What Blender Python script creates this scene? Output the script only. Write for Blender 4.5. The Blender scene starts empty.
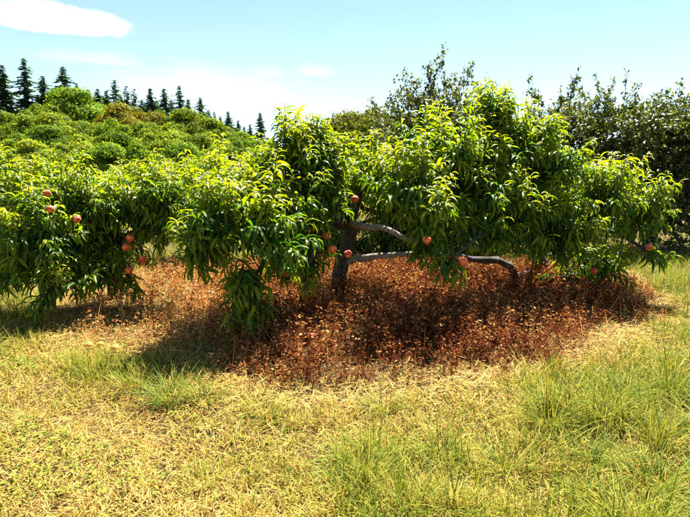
import bpy, math
import numpy as np
from mathutils import Vector, Matrix

# ------------------------------------------------------------------ camera, sky, sun, exposure
sc = bpy.context.scene
COL = sc.collection
R = math.radians
F_PX, CAM_H, PITCH = 520.0, 1.40, math.atan(80.5 / 520.0)
cam_d = bpy.data.cameras.new('camera'); cam = bpy.data.objects.new('camera', cam_d); COL.objects.link(cam)
cam_d.sensor_width = 36.0; cam_d.lens = 36.0 * F_PX / 690.0
cam_d.clip_start = 0.05; cam_d.clip_end = 5000
cam.location = (0, 0, CAM_H); cam.rotation_euler = (math.pi / 2 - PITCH, 0, 0)
sc.camera = cam

SUN_EL, SUN_AZ = R(61), R(20)          # azimuth measured from +Y (view direction) towards +X
S = Vector((math.sin(SUN_AZ) * math.cos(SUN_EL), math.cos(SUN_AZ) * math.cos(SUN_EL), math.sin(SUN_EL)))
world = bpy.data.worlds.new('World'); sc.world = world; world.use_nodes = True
wn, wl = world.node_tree.nodes, world.node_tree.links
wn.clear()
w_out = wn.new('ShaderNodeOutputWorld'); w_bg = wn.new('ShaderNodeBackground')
sky = wn.new('ShaderNodeTexSky'); sky.sky_type = 'NISHITA'; sky.sun_disc = False
sky.sun_elevation = SUN_EL; sky.sun_rotation = SUN_AZ
sky.altitude = 1500; sky.air_density = 1.0; sky.dust_density = 0.1; sky.ozone_density = 0.7
w_bg.inputs['Strength'].default_value = 0.05
wl.new(w_bg.outputs[0], w_out.inputs[0])

sun_d = bpy.data.lights.new('sun', 'SUN'); sun = bpy.data.objects.new('sun', sun_d); COL.objects.link(sun)
sun_d.energy = 5.0; sun_d.angle = R(0.53); sun_d.color = (1.0, 0.955, 0.88)
sun.rotation_euler = S.to_track_quat('Z', 'Y').to_euler()
sun.location = (0, 0, 30)

sc.view_settings.view_transform = 'Standard'; sc.view_settings.look = 'None'
sc.view_settings.gamma = 1.0; sc.view_settings.exposure = 2.3
sc.view_settings.use_curve_mapping = False
sc.cycles.max_bounces = 6; sc.cycles.diffuse_bounces = 2; sc.cycles.glossy_bounces = 2
sc.cycles.transmission_bounces = 4; sc.cycles.transparent_max_bounces = 4
sc.cycles.use_denoising = False
sc.cycles.sample_clamp_indirect = 6

CP, SP = math.cos(PITCH), math.sin(PITCH)
def ray(px, py):
    a, b = (px - 345.0) / F_PX, -(py - 258.5) / F_PX
    return np.array([a, CP + b * SP, -SP + b * CP])
def at(px, py, d):
    r = ray(px, py); return np.array([0, 0, CAM_H]) + r * (d / r[1])
def ground_at(px, py):
    r = ray(px, py); return (np.array([0, 0, CAM_H]) + r * (CAM_H / -r[2]))[:2]
def project(P):
    q = P - np.array([0, 0, CAM_H])
    dz = q[:, 1] * CP - q[:, 2] * SP
    up = q[:, 1] * SP + q[:, 2] * CP
    return 345 + F_PX * q[:, 0] / dz, 258.5 - F_PX * up / dz, dz

# clouds in the sky: a lens-shaped fair-weather cloud and thin wisps, by direction
def node(t, x=None, **kw):
    n = wn.new(t)
    for k, v in kw.items(): setattr(n, k, v)
    return n
tc = node('ShaderNodeTexCoord')
def vmath(op, a, b=None):
    n = node('ShaderNodeVectorMath', operation=op)
    for i, s in enumerate((a, b)):
        if s is None: continue
        if hasattr(s, 'is_output'): wl.new(s, n.inputs[i])
        else: n.inputs[i].default_value = s
    return n
def fmath(op, a, b=None, c=None):
    n = node('ShaderNodeMath', operation=op)
    for i, s in enumerate((a, b, c)):
        if s is None: continue
        if hasattr(s, 'is_output'): wl.new(s, n.inputs[i])
        else: n.inputs[i].default_value = s
    return n.outputs[0]
def cloud(px, py, rx, ry, seed, sharp, wob):
    c = Vector(ray(px, py)).normalized()
    right = Vector((c.y, -c.x, 0)).normalized(); up = right.cross(c)
    nz = node('ShaderNodeTexNoise'); nz.inputs['Scale'].default_value = 15.0; nz.inputs['Detail'].default_value = 8.0; nz.inputs['Roughness'].default_value = .62
    off = vmath('ADD', tc.outputs['Generated'], (seed, seed * .7, 0)); wl.new(off.outputs[0], nz.inputs['Vector'])
    u = fmath('DIVIDE', vmath('DOT_PRODUCT', tc.outputs['Generated'], tuple(right)).outputs['Value'], rx / F_PX)
    v = fmath('DIVIDE', vmath('DOT_PRODUCT', tc.outputs['Generated'], tuple(up)).outputs['Value'], ry / F_PX)
    f = fmath('GREATER_THAN', vmath('DOT_PRODUCT', tc.outputs['Generated'], tuple(c)).outputs['Value'], 0.2)
    # flat underside: the lower half is squeezed
    lo = fmath('LESS_THAN', v, 0.0)
    v = fmath('MULTIPLY', v, fmath('ADD', 1.0, fmath('MULTIPLY', lo, 0.9)))
    r = fmath('SQRT', fmath('ADD', fmath('MULTIPLY', u, u), fmath('MULTIPLY', v, v)))
    r = fmath('ADD', r, fmath('MULTIPLY', fmath('SUBTRACT', nz.outputs['Fac'], 0.5), wob))
    m = node('ShaderNodeMapRange', interpolation_type='SMOOTHSTEP')
    wl.new(r, m.inputs[0]); m.inputs[1].default_value = 1.0 + sharp; m.inputs[2].default_value = 1.0 - sharp
    m.inputs[3].default_value = 0; m.inputs[4].default_value = 1
    return fmath('MULTIPLY', m.outputs[0], f)
cl = cloud(56, 23, 52, 12, 3.1, .40, 1.7)
cl = fmath('MAXIMUM', cl, fmath('MULTIPLY', cloud(92, 60, 34, 6, 5.0, .9, 1.8), .15))
cl = fmath('MAXIMUM', cl, fmath('MULTIPLY', cloud(205, 95, 60, 20, 7.0, .95, 1.6), .22))
cl = fmath('MAXIMUM', cl, fmath('MULTIPLY', cloud(316, 72, 14, 6, 9.0, .9, 1.5), .2))
cl = fmath('MAXIMUM', cl, fmath('MULTIPLY', cloud(268, 74, 18, 6, 11.0, .9, 1.5), .12))
mix = node('ShaderNodeMix', data_type='RGBA')
wl.new(cl, mix.inputs['Factor']); wl.new(sky.outputs[0], mix.inputs[6]); mix.inputs[7].default_value = (9.5, 9.5, 9.7, 1)
wl.new(mix.outputs[2], w_bg.inputs['Color'])

# ------------------------------------------------------------------ helpers
rng = np.random.default_rng(7)
def proto(v, quads=(), tris=(), t=None):
    v = np.asarray(v, float)
    return dict(v=v, q=np.asarray(quads, np.int64).reshape(-1, 4), t=np.asarray(tris, np.int64).reshape(-1, 3),
                a=np.zeros(len(v)) if t is None else np.asarray(t, float))
def merge(ps):
    V, Q, T, A, o = [], [], [], [], 0
    for p in ps:
        V.append(p['v']); Q.append(p['q'] + o); T.append(p['t'] + o); A.append(p['a']); o += len(p['v'])
    return dict(v=np.concatenate(V), q=np.concatenate(Q), t=np.concatenate(T), a=np.concatenate(A))
def bake(protos, idx, M, T, tint):
    out = []
    for k, p in enumerate(protos):
        s = np.nonzero(idx == k)[0]
        if not len(s): continue
        n, nv = len(s), len(p['v'])
        V = (np.einsum('nij,vj->nvi', M[s], p['v']) + T[s][:, None, :]).reshape(-1, 3)
        off = (np.arange(n) * nv)[:, None, None]
        out.append(dict(v=V, q=(p['q'][None] + off).reshape(-1, 4), t=(p['t'][None] + off).reshape(-1, 3),
                        a=(tint[s][:, None] + p['a'][None]).reshape(-1)))
    return merge(out)
def to_mesh(name, p, mat, smooth=True):
    me = bpy.data.meshes.new(name)
    nv, nq, nt = len(p['v']), len(p['q']), len(p['t'])
    me.vertices.add(nv); me.vertices.foreach_set('co', p['v'].astype(np.float32).ravel())
    me.loops.add(nq * 4 + nt * 3); me.polygons.add(nq + nt)
    me.loops.foreach_set('vertex_index', np.concatenate([p['q'].ravel(), p['t'].ravel()]).astype(np.int32))
    me.polygons.foreach_set('loop_start', np.concatenate([np.arange(nq) * 4, nq * 4 + np.arange(nt) * 3]).astype(np.int32))
    at_ = me.attributes.new('tint', 'FLOAT', 'POINT'); at_.data.foreach_set('value', p['a'].astype(np.float32))
    me.polygons.foreach_set('use_smooth', np.full(nq + nt, smooth))
    me.materials.append(mat); me.update(calc_edges=True)
    return me
def link(name, me, parent=None, kind=None, loc=None):
    o = bpy.data.objects.new(name, me); COL.objects.link(o)
    if parent: o.parent = parent
    if kind: o['kind'] = kind
    if loc is not None: o.location = loc
    return o
def tag(o, label, cat, group=None):
    o['label'] = label; o['category'] = cat
    if group: o['group'] = group
    return o
def thing(name, loc, label, cat, group=None):
    return tag(link(name, None, loc=tuple(loc)), label, cat, group)
def nrm(v):
    v = np.asarray(v, float); return v / (np.linalg.norm(v, axis=-1, keepdims=True) + 1e-9)
def tube(pts, rad, sides=6, cap=True, knob=0.0, tint=0.0, rg=None):
    pts = np.asarray(pts, float); n = len(pts); rad = np.broadcast_to(rad, (n,)).astype(float)
    d = nrm(np.gradient(pts, axis=0))
    ref = np.array([0.31, 0.17, 0.94]) if abs(d[0][2]) < .8 else np.array([.9, .3, .1])
    V = []; th = np.arange(sides) / sides * 2 * math.pi
    a = nrm(np.cross(d[0], ref))
    for i in range(n):
        a = nrm(a - d[i] * np.dot(a, d[i])); b = np.cross(d[i], a)
        k = 1 + (knob * (rg or rng).normal(size=sides) if knob else 0)
        V.append(pts[i] + rad[i] * (np.outer(np.cos(th) * k, a) + np.outer(np.sin(th) * k, b)))
    V = np.concatenate(V); Q, T = [], []
    for i in range(n - 1):
        for j in range(sides):
            Q.append((i * sides + j, i * sides + (j + 1) % sides, (i + 1) * sides + (j + 1) % sides, (i + 1) * sides + j))
    if cap:
        V = np.vstack([V, pts[-1:] + d[-1] * rad[-1] * .5]); c = len(V) - 1
        for j in range(sides): T.append(((n - 1) * sides + j, (n - 1) * sides + (j + 1) % sides, c))
    return proto(V, Q, T, np.full(len(V), tint))
def spline(P, n):
    """Catmull-Rom through the points"""
    P = np.asarray(P, float); P = np.vstack([2 * P[0] - P[1], P, 2 * P[-1] - P[-2]])
    m = len(P) - 3; out = []
    for u in np.linspace(0, m - 1e-6, n):
        i = int(u); t = u - i; p0, p1, p2, p3 = P[i:i + 4]
        out.append(.5 * (2 * p1 + (p2 - p0) * t + (2 * p0 - 5 * p1 + 4 * p2 - p3) * t * t + (3 * p1 - p0 - 3 * p2 + p3) * t ** 3))
    return np.array(out)

# smooth value noise in numpy for masks
_tab = np.random.default_rng(99).random((64, 64))
def vnoise(x, y, s):
    x, y = np.asarray(x) / s + 31.7, np.asarray(y) / s + 17.3
    i, j = np.floor(x).astype(int), np.floor(y).astype(int); u, v = x - i, y - j
    u, v = u * u * (3 - 2 * u), v * v * (3 - 2 * v)
    g = lambda a, b: _tab[a % 64, b % 64]
    return (g(i, j) * (1 - u) + g(i + 1, j) * u) * (1 - v) + (g(i, j + 1) * (1 - u) + g(i + 1, j + 1) * u) * v
def fbm(x, y, s):
    return (vnoise(x, y, s) * .55 + vnoise(x, y, s * .5) * .28 + vnoise(x, y, s * .23) * .17)

# ------------------------------------------------------------------ materials
def new_mat(name):
    m = bpy.data.materials.new(name); m.use_nodes = True; nt = m.node_tree; nt.nodes.clear()
    return m, nt.nodes, nt.links
def ramp_node(N, stops):
    r = N.new('ShaderNodeValToRGB'); e = r.color_ramp.elements
    while len(e) < len(stops): e.new(0.5)
    for k, (p, c) in enumerate(stops): e[k].position = p; e[k].color = (*c, 1)
    return r
def leaf_mat(name, stops, rough=.45, trans=.3, tcol=(1.35, 1.25, .55), spec=.5, objcol=False, nscale=0, bump=0):
    m, N, L = new_mat(name)
    at_ = N.new('ShaderNodeAttribute'); at_.attribute_name = 'tint'
    r = ramp_node(N, stops); src = at_.outputs['Fac']
    if nscale:
        g = N.new('ShaderNodeNewGeometry'); nz = N.new('ShaderNodeTexNoise'); nz.inputs['Scale'].default_value = nscale
        L.new(g.outputs['Position'], nz.inputs['Vector'])
        mm = N.new('ShaderNodeMath'); mm.operation = 'MULTIPLY_ADD'; L.new(nz.outputs['Fac'], mm.inputs[0])
        mm.inputs[1].default_value = .7; mm.inputs[2].default_value = -.35
        ad = N.new('ShaderNodeMath'); L.new(mm.outputs[0], ad.inputs[0]); L.new(src, ad.inputs[1]); src = ad.outputs[0]
    L.new(src, r.inputs[0]); col = r.outputs[0]
    if objcol:
        oi = N.new('ShaderNodeObjectInfo'); mx = N.new('ShaderNodeMix'); mx.data_type = 'RGBA'; mx.blend_type = 'MULTIPLY'
        mx.inputs['Factor'].default_value = 1; L.new(col, mx.inputs[6]); L.new(oi.outputs['Color'], mx.inputs[7]); col = mx.outputs[2]
    p = N.new('ShaderNodeBsdfPrincipled'); L.new(col, p.inputs['Base Color'])
    p.inputs['Roughness'].default_value = rough; p.inputs['Specular IOR Level'].default_value = spec
    o = N.new('ShaderNodeOutputMaterial')
    if trans:
        tm = N.new('ShaderNodeMix'); tm.data_type = 'RGBA'; tm.blend_type = 'MULTIPLY'; tm.clamp_result = False
        tm.inputs['Factor'].default_value = 1; L.new(col, tm.inputs[6]); tm.inputs[7].default_value = (*tcol, 1)
        tr = N.new('ShaderNodeBsdfTranslucent'); L.new(tm.outputs[2], tr.inputs['Color'])
        ms = N.new('ShaderNodeMixShader'); ms.inputs[0].default_value = trans
        L.new(p.outputs[0], ms.inputs[1]); L.new(tr.outputs[0], ms.inputs[2]); L.new(ms.outputs[0], o.inputs[0])
    else:
        L.new(p.outputs[0], o.inputs[0])
    return m
def bark_mat(name, c0, c1, scale=18, bump=.6):
    m, N, L = new_mat(name)
    tc_ = N.new('ShaderNodeTexCoord'); mp = N.new('ShaderNodeMapping'); L.new(tc_.outputs['Object'], mp.inputs[0])
    mp.inputs['Scale'].default_value = (1, 1, .45)
    nz = N.new('ShaderNodeTexNoise'); nz.inputs['Scale'].default_value = scale; nz.inputs['Detail'].default_value = 8
    nz.inputs['Roughness'].default_value = .7; L.new(mp.outputs[0], nz.inputs['Vector'])
    r = ramp_node(N, [(.35, c0), (.62, c1)]); L.new(nz.outputs['Fac'], r.inputs[0])
    b = N.new('ShaderNodeBump'); b.inputs['Strength'].default_value = min(1, bump * 1.5); b.inputs['Distance'].default_value = .02
    L.new(nz.outputs['Fac'], b.inputs['Height'])
    p = N.new('ShaderNodeBsdfPrincipled'); p.inputs['Roughness'].default_value = .9
    L.new(r.outputs[0], p.inputs['Base Color']); L.new(b.outputs[0], p.inputs['Normal'])
    o = N.new('ShaderNodeOutputMaterial'); L.new(p.outputs[0], o.inputs[0])
    return m
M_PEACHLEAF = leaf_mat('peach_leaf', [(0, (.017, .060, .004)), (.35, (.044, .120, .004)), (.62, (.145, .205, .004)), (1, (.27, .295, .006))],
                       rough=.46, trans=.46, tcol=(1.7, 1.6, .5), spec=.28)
M_BARK_SHADED = bark_mat('peach_bark_shaded', (.014, .010, .008), (.075, .06, .048), 26)  # bark colour darkened to stand in for deep shade under the crown
M_LIMB_LIT = bark_mat('peach_limb_bark_lit', (.09, .075, .06), (.40, .35, .29), 30)  # naturally paler limb bark, with sunlight on the limbs painted into the colour
M_TWIG = leaf_mat('twig_bark', [(0, (.05, .035, .022)), (1, (.13, .10, .05))], rough=.7, trans=0)
M_APPLELEAF = leaf_mat('apple_leaf', [(0, (.020, .040, .006)), (.5, (.095, .13, .012)), (.8, (.20, .225, .020)), (1, (.27, .23, .04))],
                       rough=.42, trans=.25, tcol=(1.5, 1.4, .6), spec=.5)
M_BROAD = leaf_mat('broadleaf_foliage', [(0, (.035, .065, .007)), (.5, (.085, .125, .010)), (1, (.16, .185, .016))], rough=.8, trans=.42, tcol=(1.5, 1.45, .5), objcol=True, spec=.1)
M_FIR = leaf_mat('fir_needles', [(0, (.018, .042, .018)), (1, (.065, .11, .04))], rough=.8, trans=.25, objcol=True, spec=.1)
M_FARBARK = bark_mat('forest_bark', (.05, .04, .03), (.15, .12, .09), 3)
M_GRASS = leaf_mat('grass_blades', [(0, (.055, .105, .008)), (.28, (.165, .205, .018)), (.5, (.30, .27, .035)), (.70, (.40, .262, .055)), (.86, (.54, .36, .11)), (.92, (.36, .19, .06)), (1, (.13, .065, .025))],
                   rough=.7, trans=.26, tcol=(1.25, 1.2, .7), spec=.12)
M_WEED = leaf_mat('dried_weeds', [(0, (.07, .022, .009)), (.35, (.19, .056, .017)), (.65, (.33, .128, .042)), (1, (.56, .34, .12))],
                  rough=.8, trans=.25, tcol=(1.3, 1.0, .6), spec=.08)
def ground_mat():
    m, N, L = new_mat('dry_orchard_soil')
    g = N.new('ShaderNodeNewGeometry')
    n1 = N.new('ShaderNodeTexNoise'); n1.inputs['Scale'].default_value = .8; n1.inputs['Detail'].default_value = 5
    n2 = N.new('ShaderNodeTexNoise'); n2.inputs['Scale'].default_value = 45; n2.inputs['Detail'].default_value = 6
    n2.inputs['Roughness'].default_value = .75
    for n in (n1, n2): L.new(g.outputs['Position'], n.inputs['Vector'])
    r1 = ramp_node(N, [(.32, (.022, .013, .006)), (.5, (.07, .042, .016)), (.68, (.17, .105, .038))]); L.new(n2.outputs['Fac'], r1.inputs[0])
    r2 = ramp_node(N, [(.35, (.04, .05, .010)), (.6, (.13, .085, .028))]); L.new(n1.outputs['Fac'], r2.inputs[0])
    mx = N.new('ShaderNodeMix'); mx.data_type = 'RGBA'; mx.inputs['Factor'].default_value = .4
    L.new(r1.outputs[0], mx.inputs[6]); L.new(r2.outputs[0], mx.inputs[7])
    b = N.new('ShaderNodeBump'); b.inputs['Strength'].default_value = .8; b.inputs['Distance'].default_value = .03
    L.new(n2.outputs['Fac'], b.inputs['Height'])
    p = N.new('ShaderNodeBsdfPrincipled'); p.inputs['Roughness'].default_value = 1; p.inputs['Specular IOR Level'].default_value = .1
    L.new(mx.outputs[2], p.inputs['Base Color']); L.new(b.outputs[0], p.inputs['Normal'])
    o = N.new('ShaderNodeOutputMaterial'); L.new(p.outputs[0], o.inputs[0])
    return m
M_GROUND = ground_mat()
def peach_mat(name, skin, blush, thr):
    m, N, L = new_mat(name)
    tc_ = N.new('ShaderNodeTexCoord'); oi = N.new('ShaderNodeObjectInfo')
    nz = N.new('ShaderNodeTexNoise'); nz.noise_dimensions = '4D'; nz.inputs['Scale'].default_value = 1.1; nz.inputs['Detail'].default_value = 4
    w = N.new('ShaderNodeMath'); w.operation = 'MULTIPLY'; L.new(oi.outputs['Random'], w.inputs[0]); w.inputs[1].default_value = 30
    L.new(tc_.outputs['Object'], nz.inputs['Vector']); L.new(w.outputs[0], nz.inputs['W'])
    r = ramp_node(N, [(thr - .12, skin), (thr + .06, tuple((a + b) / 2 for a, b in zip(skin, blush))), (thr + .2, blush)])
    L.new(nz.outputs['Fac'], r.inputs[0])
    p = N.new('ShaderNodeBsdfPrincipled'); p.inputs['Roughness'].default_value = .62; p.inputs['Sheen Weight'].default_value = .05
    p.inputs['Subsurface Weight'].default_value = 0
    L.new(r.outputs[0], p.inputs['Base Color'])
    o = N.new('ShaderNodeOutputMaterial'); L.new(p.outputs[0], o.inputs[0])
    return m
M_PEACH = peach_mat('peach_skin', (.82, .28, .05), (.50, .030, .012), .375)
M_FALLEN = peach_mat('fallen_fruit_skin', (.66, .33, .02), (.62, .20, .02), .48)

# ------------------------------------------------------------------ ground and hill
def near_bumps(x, y):
    f = np.exp(-((np.hypot(x, y - 5)) / 14) ** 2)
    return f * (.10 * (fbm(x, y, 1.7) - .5) + .035 * (vnoise(x, y, .35) - .5))
def hill_h(x, y):
    q = np.asarray(x) / np.maximum(y, 1.0)
    H = np.interp(q, [-3, -.68, -.45, -.28, -.14, -.04, .06, 3], [10, 10, 9.5, 7.5, 3.5, 1.5, .3, 0])
    s = np.clip((y - 70) / 105, 0, 1); s = s * s * (3 - 2 * s)
    return H * s
def grid_mesh(xs, ys, zf, name, mat):
    X, Y = np.meshgrid(xs, ys); V = np.stack([X, Y, zf(X, Y)], -1).reshape(-1, 3); nx, ny = len(xs), len(ys)
    i = (np.arange(ny - 1)[:, None] * nx + np.arange(nx - 1)[None]).ravel()
    return to_mesh(name, proto(V, np.stack([i, i + 1, i + nx + 1, i + nx], -1)), mat)
def axis(c, fine, half, far):
    a = np.arange(-half, half + fine, fine); out = []; s, p = fine, half
    while p < far: s *= 1.25; p += s; out.append(p)
    out = np.array(out); return np.concatenate([-out[::-1], a, out]) + c
g = link('ground', grid_mesh(axis(0, .2, 9, 900), axis(6, .2, 8, 900), near_bumps, 'ground', M_GROUND), kind='structure')
hx = np.linspace(-420, 160, 90); hy = np.linspace(60, 420, 70)
h = link('hill', grid_mesh(hx, hy, lambda X, Y: hill_h(X, Y) - .6, 'hill', M_GROUND), kind='structure')

# ------------------------------------------------------------------ forest on the hill
def rot_rand(n, rg, up_bias=0.0, N=None):
    """random frames whose z axis is N (noisy)"""
    z = rg.normal(size=(n, 3))
    if N is not None: z = nrm(z) * (1 - up_bias) + N * up_bias
    z = nrm(z); a = nrm(np.cross(z, rg.normal(size=(n, 3)))); b = np.cross(z, a)
    return np.stack([a, b, z], -1)
CARD = proto([(-.5, 0, 0), (0, -.32, .06), (.5, 0, -.03), (0, .32, .06)], tris=[(0, 1, 2), (0, 2, 3)])
def clump_crown(rg, clumps, per, size, flat=.75):
    """clumps: (x,y,z,r); leaf sprays spread over the outside of each clump"""
    P, N, T = [], [], []
    for (x, y, z, r) in clumps:
        n = int(per * r * r); d = nrm(rg.normal(size=(n, 3))); d[:, 2] = np.where(d[:, 2] < -.35, -d[:, 2], d[:, 2])
        rad = r * (1 - .45 * rg.random(n) ** 2) * (1 + .18 * rg.normal(size=n))
        P.append(np.array([x, y, z]) + d * rad[:, None] * np.array([1, 1, flat])); N.append(d)
        T.append(np.clip(.45 + .22 * rg.normal(size=n) + rg.normal() * .1, 0, 1))
    P, N, T = map(np.concatenate, (P, N, T)); n = len(P)
    Mx = rot_rand(n, rg, .62, N) * (size * rg.uniform(.6, 1.3, n))[:, None, None]
    return bake([CARD], np.zeros(n, int), Mx, P, T)
def broad_protos(rg, H, W, size, per, nclump=42):
    cl_, base = [], H * .42
    for k in range(nclump):
        d = nrm(rg.normal(size=3)); d[2] = abs(d[2]) if rg.random() < .8 else d[2] * .6
        e = .55 + .35 * rg.random()
        c = np.array([0, 0, base + H * .12]) + d * np.array([W * .5, W * .5, H * .42]) * e
        cl_.append((*c, W * rg.uniform(.10, .24)))
    crown = clump_crown(rg, cl_, per, size)
    trunk = tube(spline([(0, 0, -1), (0.1, 0, H * .25), (-.1, .1, H * .5), (0, 0, H * .75)], 8), np.linspace(W * .035, W * .012, 8), 7, knob=.05, rg=rg)
    limbs = [tube(spline([(0, 0, H * .3 + i * H * .05), np.array([c[0] * .5, c[1] * .5, H * .45]), np.array(c[:3])], 6), np.linspace(W * .016, W * .005, 6), 5, rg=rg)
             for i, c in enumerate(cl_[:6])]
    return crown, merge([trunk] + limbs)
BROAD = []
for k in range(6):
    rg = np.random.default_rng(200 + k); H, W = [(13, 11), (14, 10), (12, 12), (15, 9), (11, 10), (13, 13)][k]
    c, t = broad_protos(rg, H, W, .55, 165, 40)
    BROAD.append((to_mesh('crown', c, M_BROAD), to_mesh('trunk', t, M_FARBARK), H))
def place_tree(kind, meshes, x, y, z, s, rz, color, label, cat, group):
    r = thing(kind, (x, y, z), label, cat, group); r.rotation_euler = (0, 0, rz); r.scale = (s, s, s)
    o = link('crown', meshes[0], r); o.color = (*color, 1); link('trunk', meshes[1], r)
    return r
def conifer_protos(rg, H, W, lean=.0, sparse=1.0, ragged=.15):
    P, A, T, U = [], [], [], []; nw = int(H * 2.3 * sparse)
    for i in range(nw):
        u = .10 + .9 * (i / nw); z = H * u
        L = W * .5 * (1 - u) ** .72 * (1 + ragged * rg.normal()) + .2
        nb = 6 if u < .9 else 4
        for b in range(nb):
            az = rg.random() * 6.283; l = L * rg.uniform(.55, 1.12)
            if rg.random() > sparse + .1: continue
            ns = max(3, int(l / .26)); t = (np.arange(ns) + .6) / ns
            dr = -.34 * l * t ** 1.4 + .10 * l * t ** 3 + rg.normal(size=ns) * .06
            rr = l * t
            w = .55 * (1 - t) + .28
            for sgn in (-1, 1):
                off = sgn * w * .5 * rg.uniform(.3, 1.1, ns)
                P.append(np.stack([np.cos(az) * rr - np.sin(az) * off, np.sin(az) * rr + np.cos(az) * off, z + dr - abs(off) * .25], -1))
                A.append(az + sgn * .5 + rg.normal(size=ns) * .35); U.append(np.full(ns, u)); T.append(np.clip(.35 + .25 * t + .2 * rg.normal(size=ns), 0, 1))
    P, A, T, U = map(np.concatenate, (P, A, T, U)); n = len(P)
    c, s_ = np.cos(A), np.sin(A); sz = rg.uniform(.75, 1.25, n) * np.interp(U, [0, .5, 1], [1.1, .9, .5])
    tilt = -.35 + .3 * rg.normal(size=n); roll = .4 * rg.normal(size=n)
    ax = np.stack([c * np.cos(tilt), s_ * np.cos(tilt), np.sin(tilt)], -1)
    bx = nrm(np.cross(np.stack([-s_ * 0, c * 0, np.ones(n)], -1), ax)); bx = bx * np.cos(roll)[:, None] + np.cross(ax, bx) * np.sin(roll)[:, None]
    Mx = np.stack([ax * (1.25 * sz)[:, None], bx * (1.25 * sz)[:, None], np.cross(ax, bx) * sz[:, None]], -1)
    crown = bake([CARD], np.zeros(n, int), Mx, P, T)
    trunk = tube([(0, 0, -1), (0, 0, H * .4), (lean, 0, H * .8), (lean * 1.5, 0, H)], np.array([.42, .3, .14, .03]) * H / 28, 7, rg=rg)
    return crown, trunk
FIR = []
for k, (H, W, sp, rag) in enumerate([(28, 13, 1.0, .22), (28, 11.5, .75, .4), (28, 16, .9, .3), (28, 10.5, .95, .25), (28, 10, .68, .45)]):
    c, t = conifer_protos(np.random.default_rng(300 + k), H, W, .2 * k, sp, rag)
    FIR.append((to_mesh('crown', c, M_FIR), to_mesh('trunk', t, M_FARBARK), H))

ORD = ['first', 'second', 'third', 'fourth', 'fifth', 'sixth', 'seventh', 'eighth', 'ninth', 'tenth', 'eleventh', 'twelfth',
       'thirteenth', 'fourteenth', 'fifteenth', 'sixteenth', 'seventeenth', 'eighteenth', 'nineteenth', 'twentieth',
       'twenty-first', 'twenty-second', 'twenty-third', 'twenty-fourth', 'twenty-fifth', 'twenty-sixth']
rg = np.random.default_rng(11)
# conifers: tip pixel, distance, mesh kind, look
firs = [(1, 64, 172, 3, 'slim dark fir cut by the left photo edge'), (10, 92, 180, 1, 'short fir between the slim edge fir and the tallest fir'),
        (23, 57, 172, 1, 'tallest ragged dark fir standing on the left of the hill'), (42, 75, 176, 2, 'bushy dark fir just right of the tallest fir'),
        (52, 88, 186, 3, 'small fir half hidden between two bushy dark firs'),
        (63, 66, 174, 2, 'broad pointed dark fir with even tiers above the round maples'), (76, 82, 182, 4, 'pale thin fir leaning beside the broad pointed fir'),
        (88, 89, 184, 0, 'low dark fir at the left of the treeline dip'), (97, 88, 178, 3, 'low narrow fir in the middle of the treeline dip'),
        (106, 90, 184, 0, 'low dark fir at the right of the treeline dip'),
        (114, 79, 176, 1, 'narrow ragged fir rising alone above the treeline dip'), (126, 85, 180, 4, 'thin sparse grey-green fir beside the tan-topped tree'),
        (134, 88, 190, 4, 'bare-topped sparse fir behind the tan-topped tree'), (150, 88, 172, 0, 'full dark fir right of the tan-topped tree'),
        (164, 88, 170, 3, 'slender columnar fir, left of a close pair of firs'), (179, 85, 172, 1, 'tall ragged fir, right of a close pair of firs'),
        (188, 99, 176, 0, 'short dark fir squeezed beside the ragged pair of firs'),
        (200, 97, 174, 2, 'broad dark fir where the treeline starts to fall'), (214, 111, 182, 4, 'thin low fir on the falling treeline'),
        (228, 111, 176, 0, 'dark fir halfway down the falling treeline'), (238, 120, 180, 3, 'small fir low on the falling treeline'),
        (250, 124, 178, 0, 'last small fir before the lone fir on the slope'), (260, 112, 172, 3, 'lone slim dark fir left of the tall peach shoot'),
        (82, 92, 188, 2, 'bushy fir filling the treeline right of the pale thin fir'), (93, 96, 190, 2, 'wide low fir deep in the treeline dip'),
        (102, 95, 187, 0, 'low fir just left of the narrow ragged lone fir'), (120, 95, 188, 2, 'wide fir just right of the narrow ragged lone fir'),
        (142, 99, 188, 2, 'wide low fir between the tan-topped tree and the full dark fir'), (157, 100, 188, 0, 'low fir between the full dark fir and the slender columnar fir'),
        (171, 99, 187, 2, 'low wide fir inside the close pair of firs'), (208, 109, 186, 2, 'low wide fir right of the broad dark fir on the falling treeline'),
        (220, 116, 186, 2, 'low fir left of the dark fir halfway down the treeline'), (244, 126, 184, 2, 'wide small fir near the low end of the treeline')]
for i, (px, py, d, k, lab) in enumerate(firs):
    tip = at(px, py, d); gz = float(hill_h(tip[0], d)) - .6; Hh = tip[2] - gz
    v = rg.uniform(1.5, 2.4)
    place_tree('fir_tree', FIR[k], tip[0], d, gz, Hh / FIR[k][2], rg.random() * 6.28, (v * (1.2 if k == 4 else 1), v * 1.05, v * (1.15 if k == 4 else 1)),
               lab, 'fir tree', 'firs along the hill crest').scale = (Hh / FIR[k][2] * 1.3, Hh / FIR[k][2] * 1.3, Hh / FIR[k][2])
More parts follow.
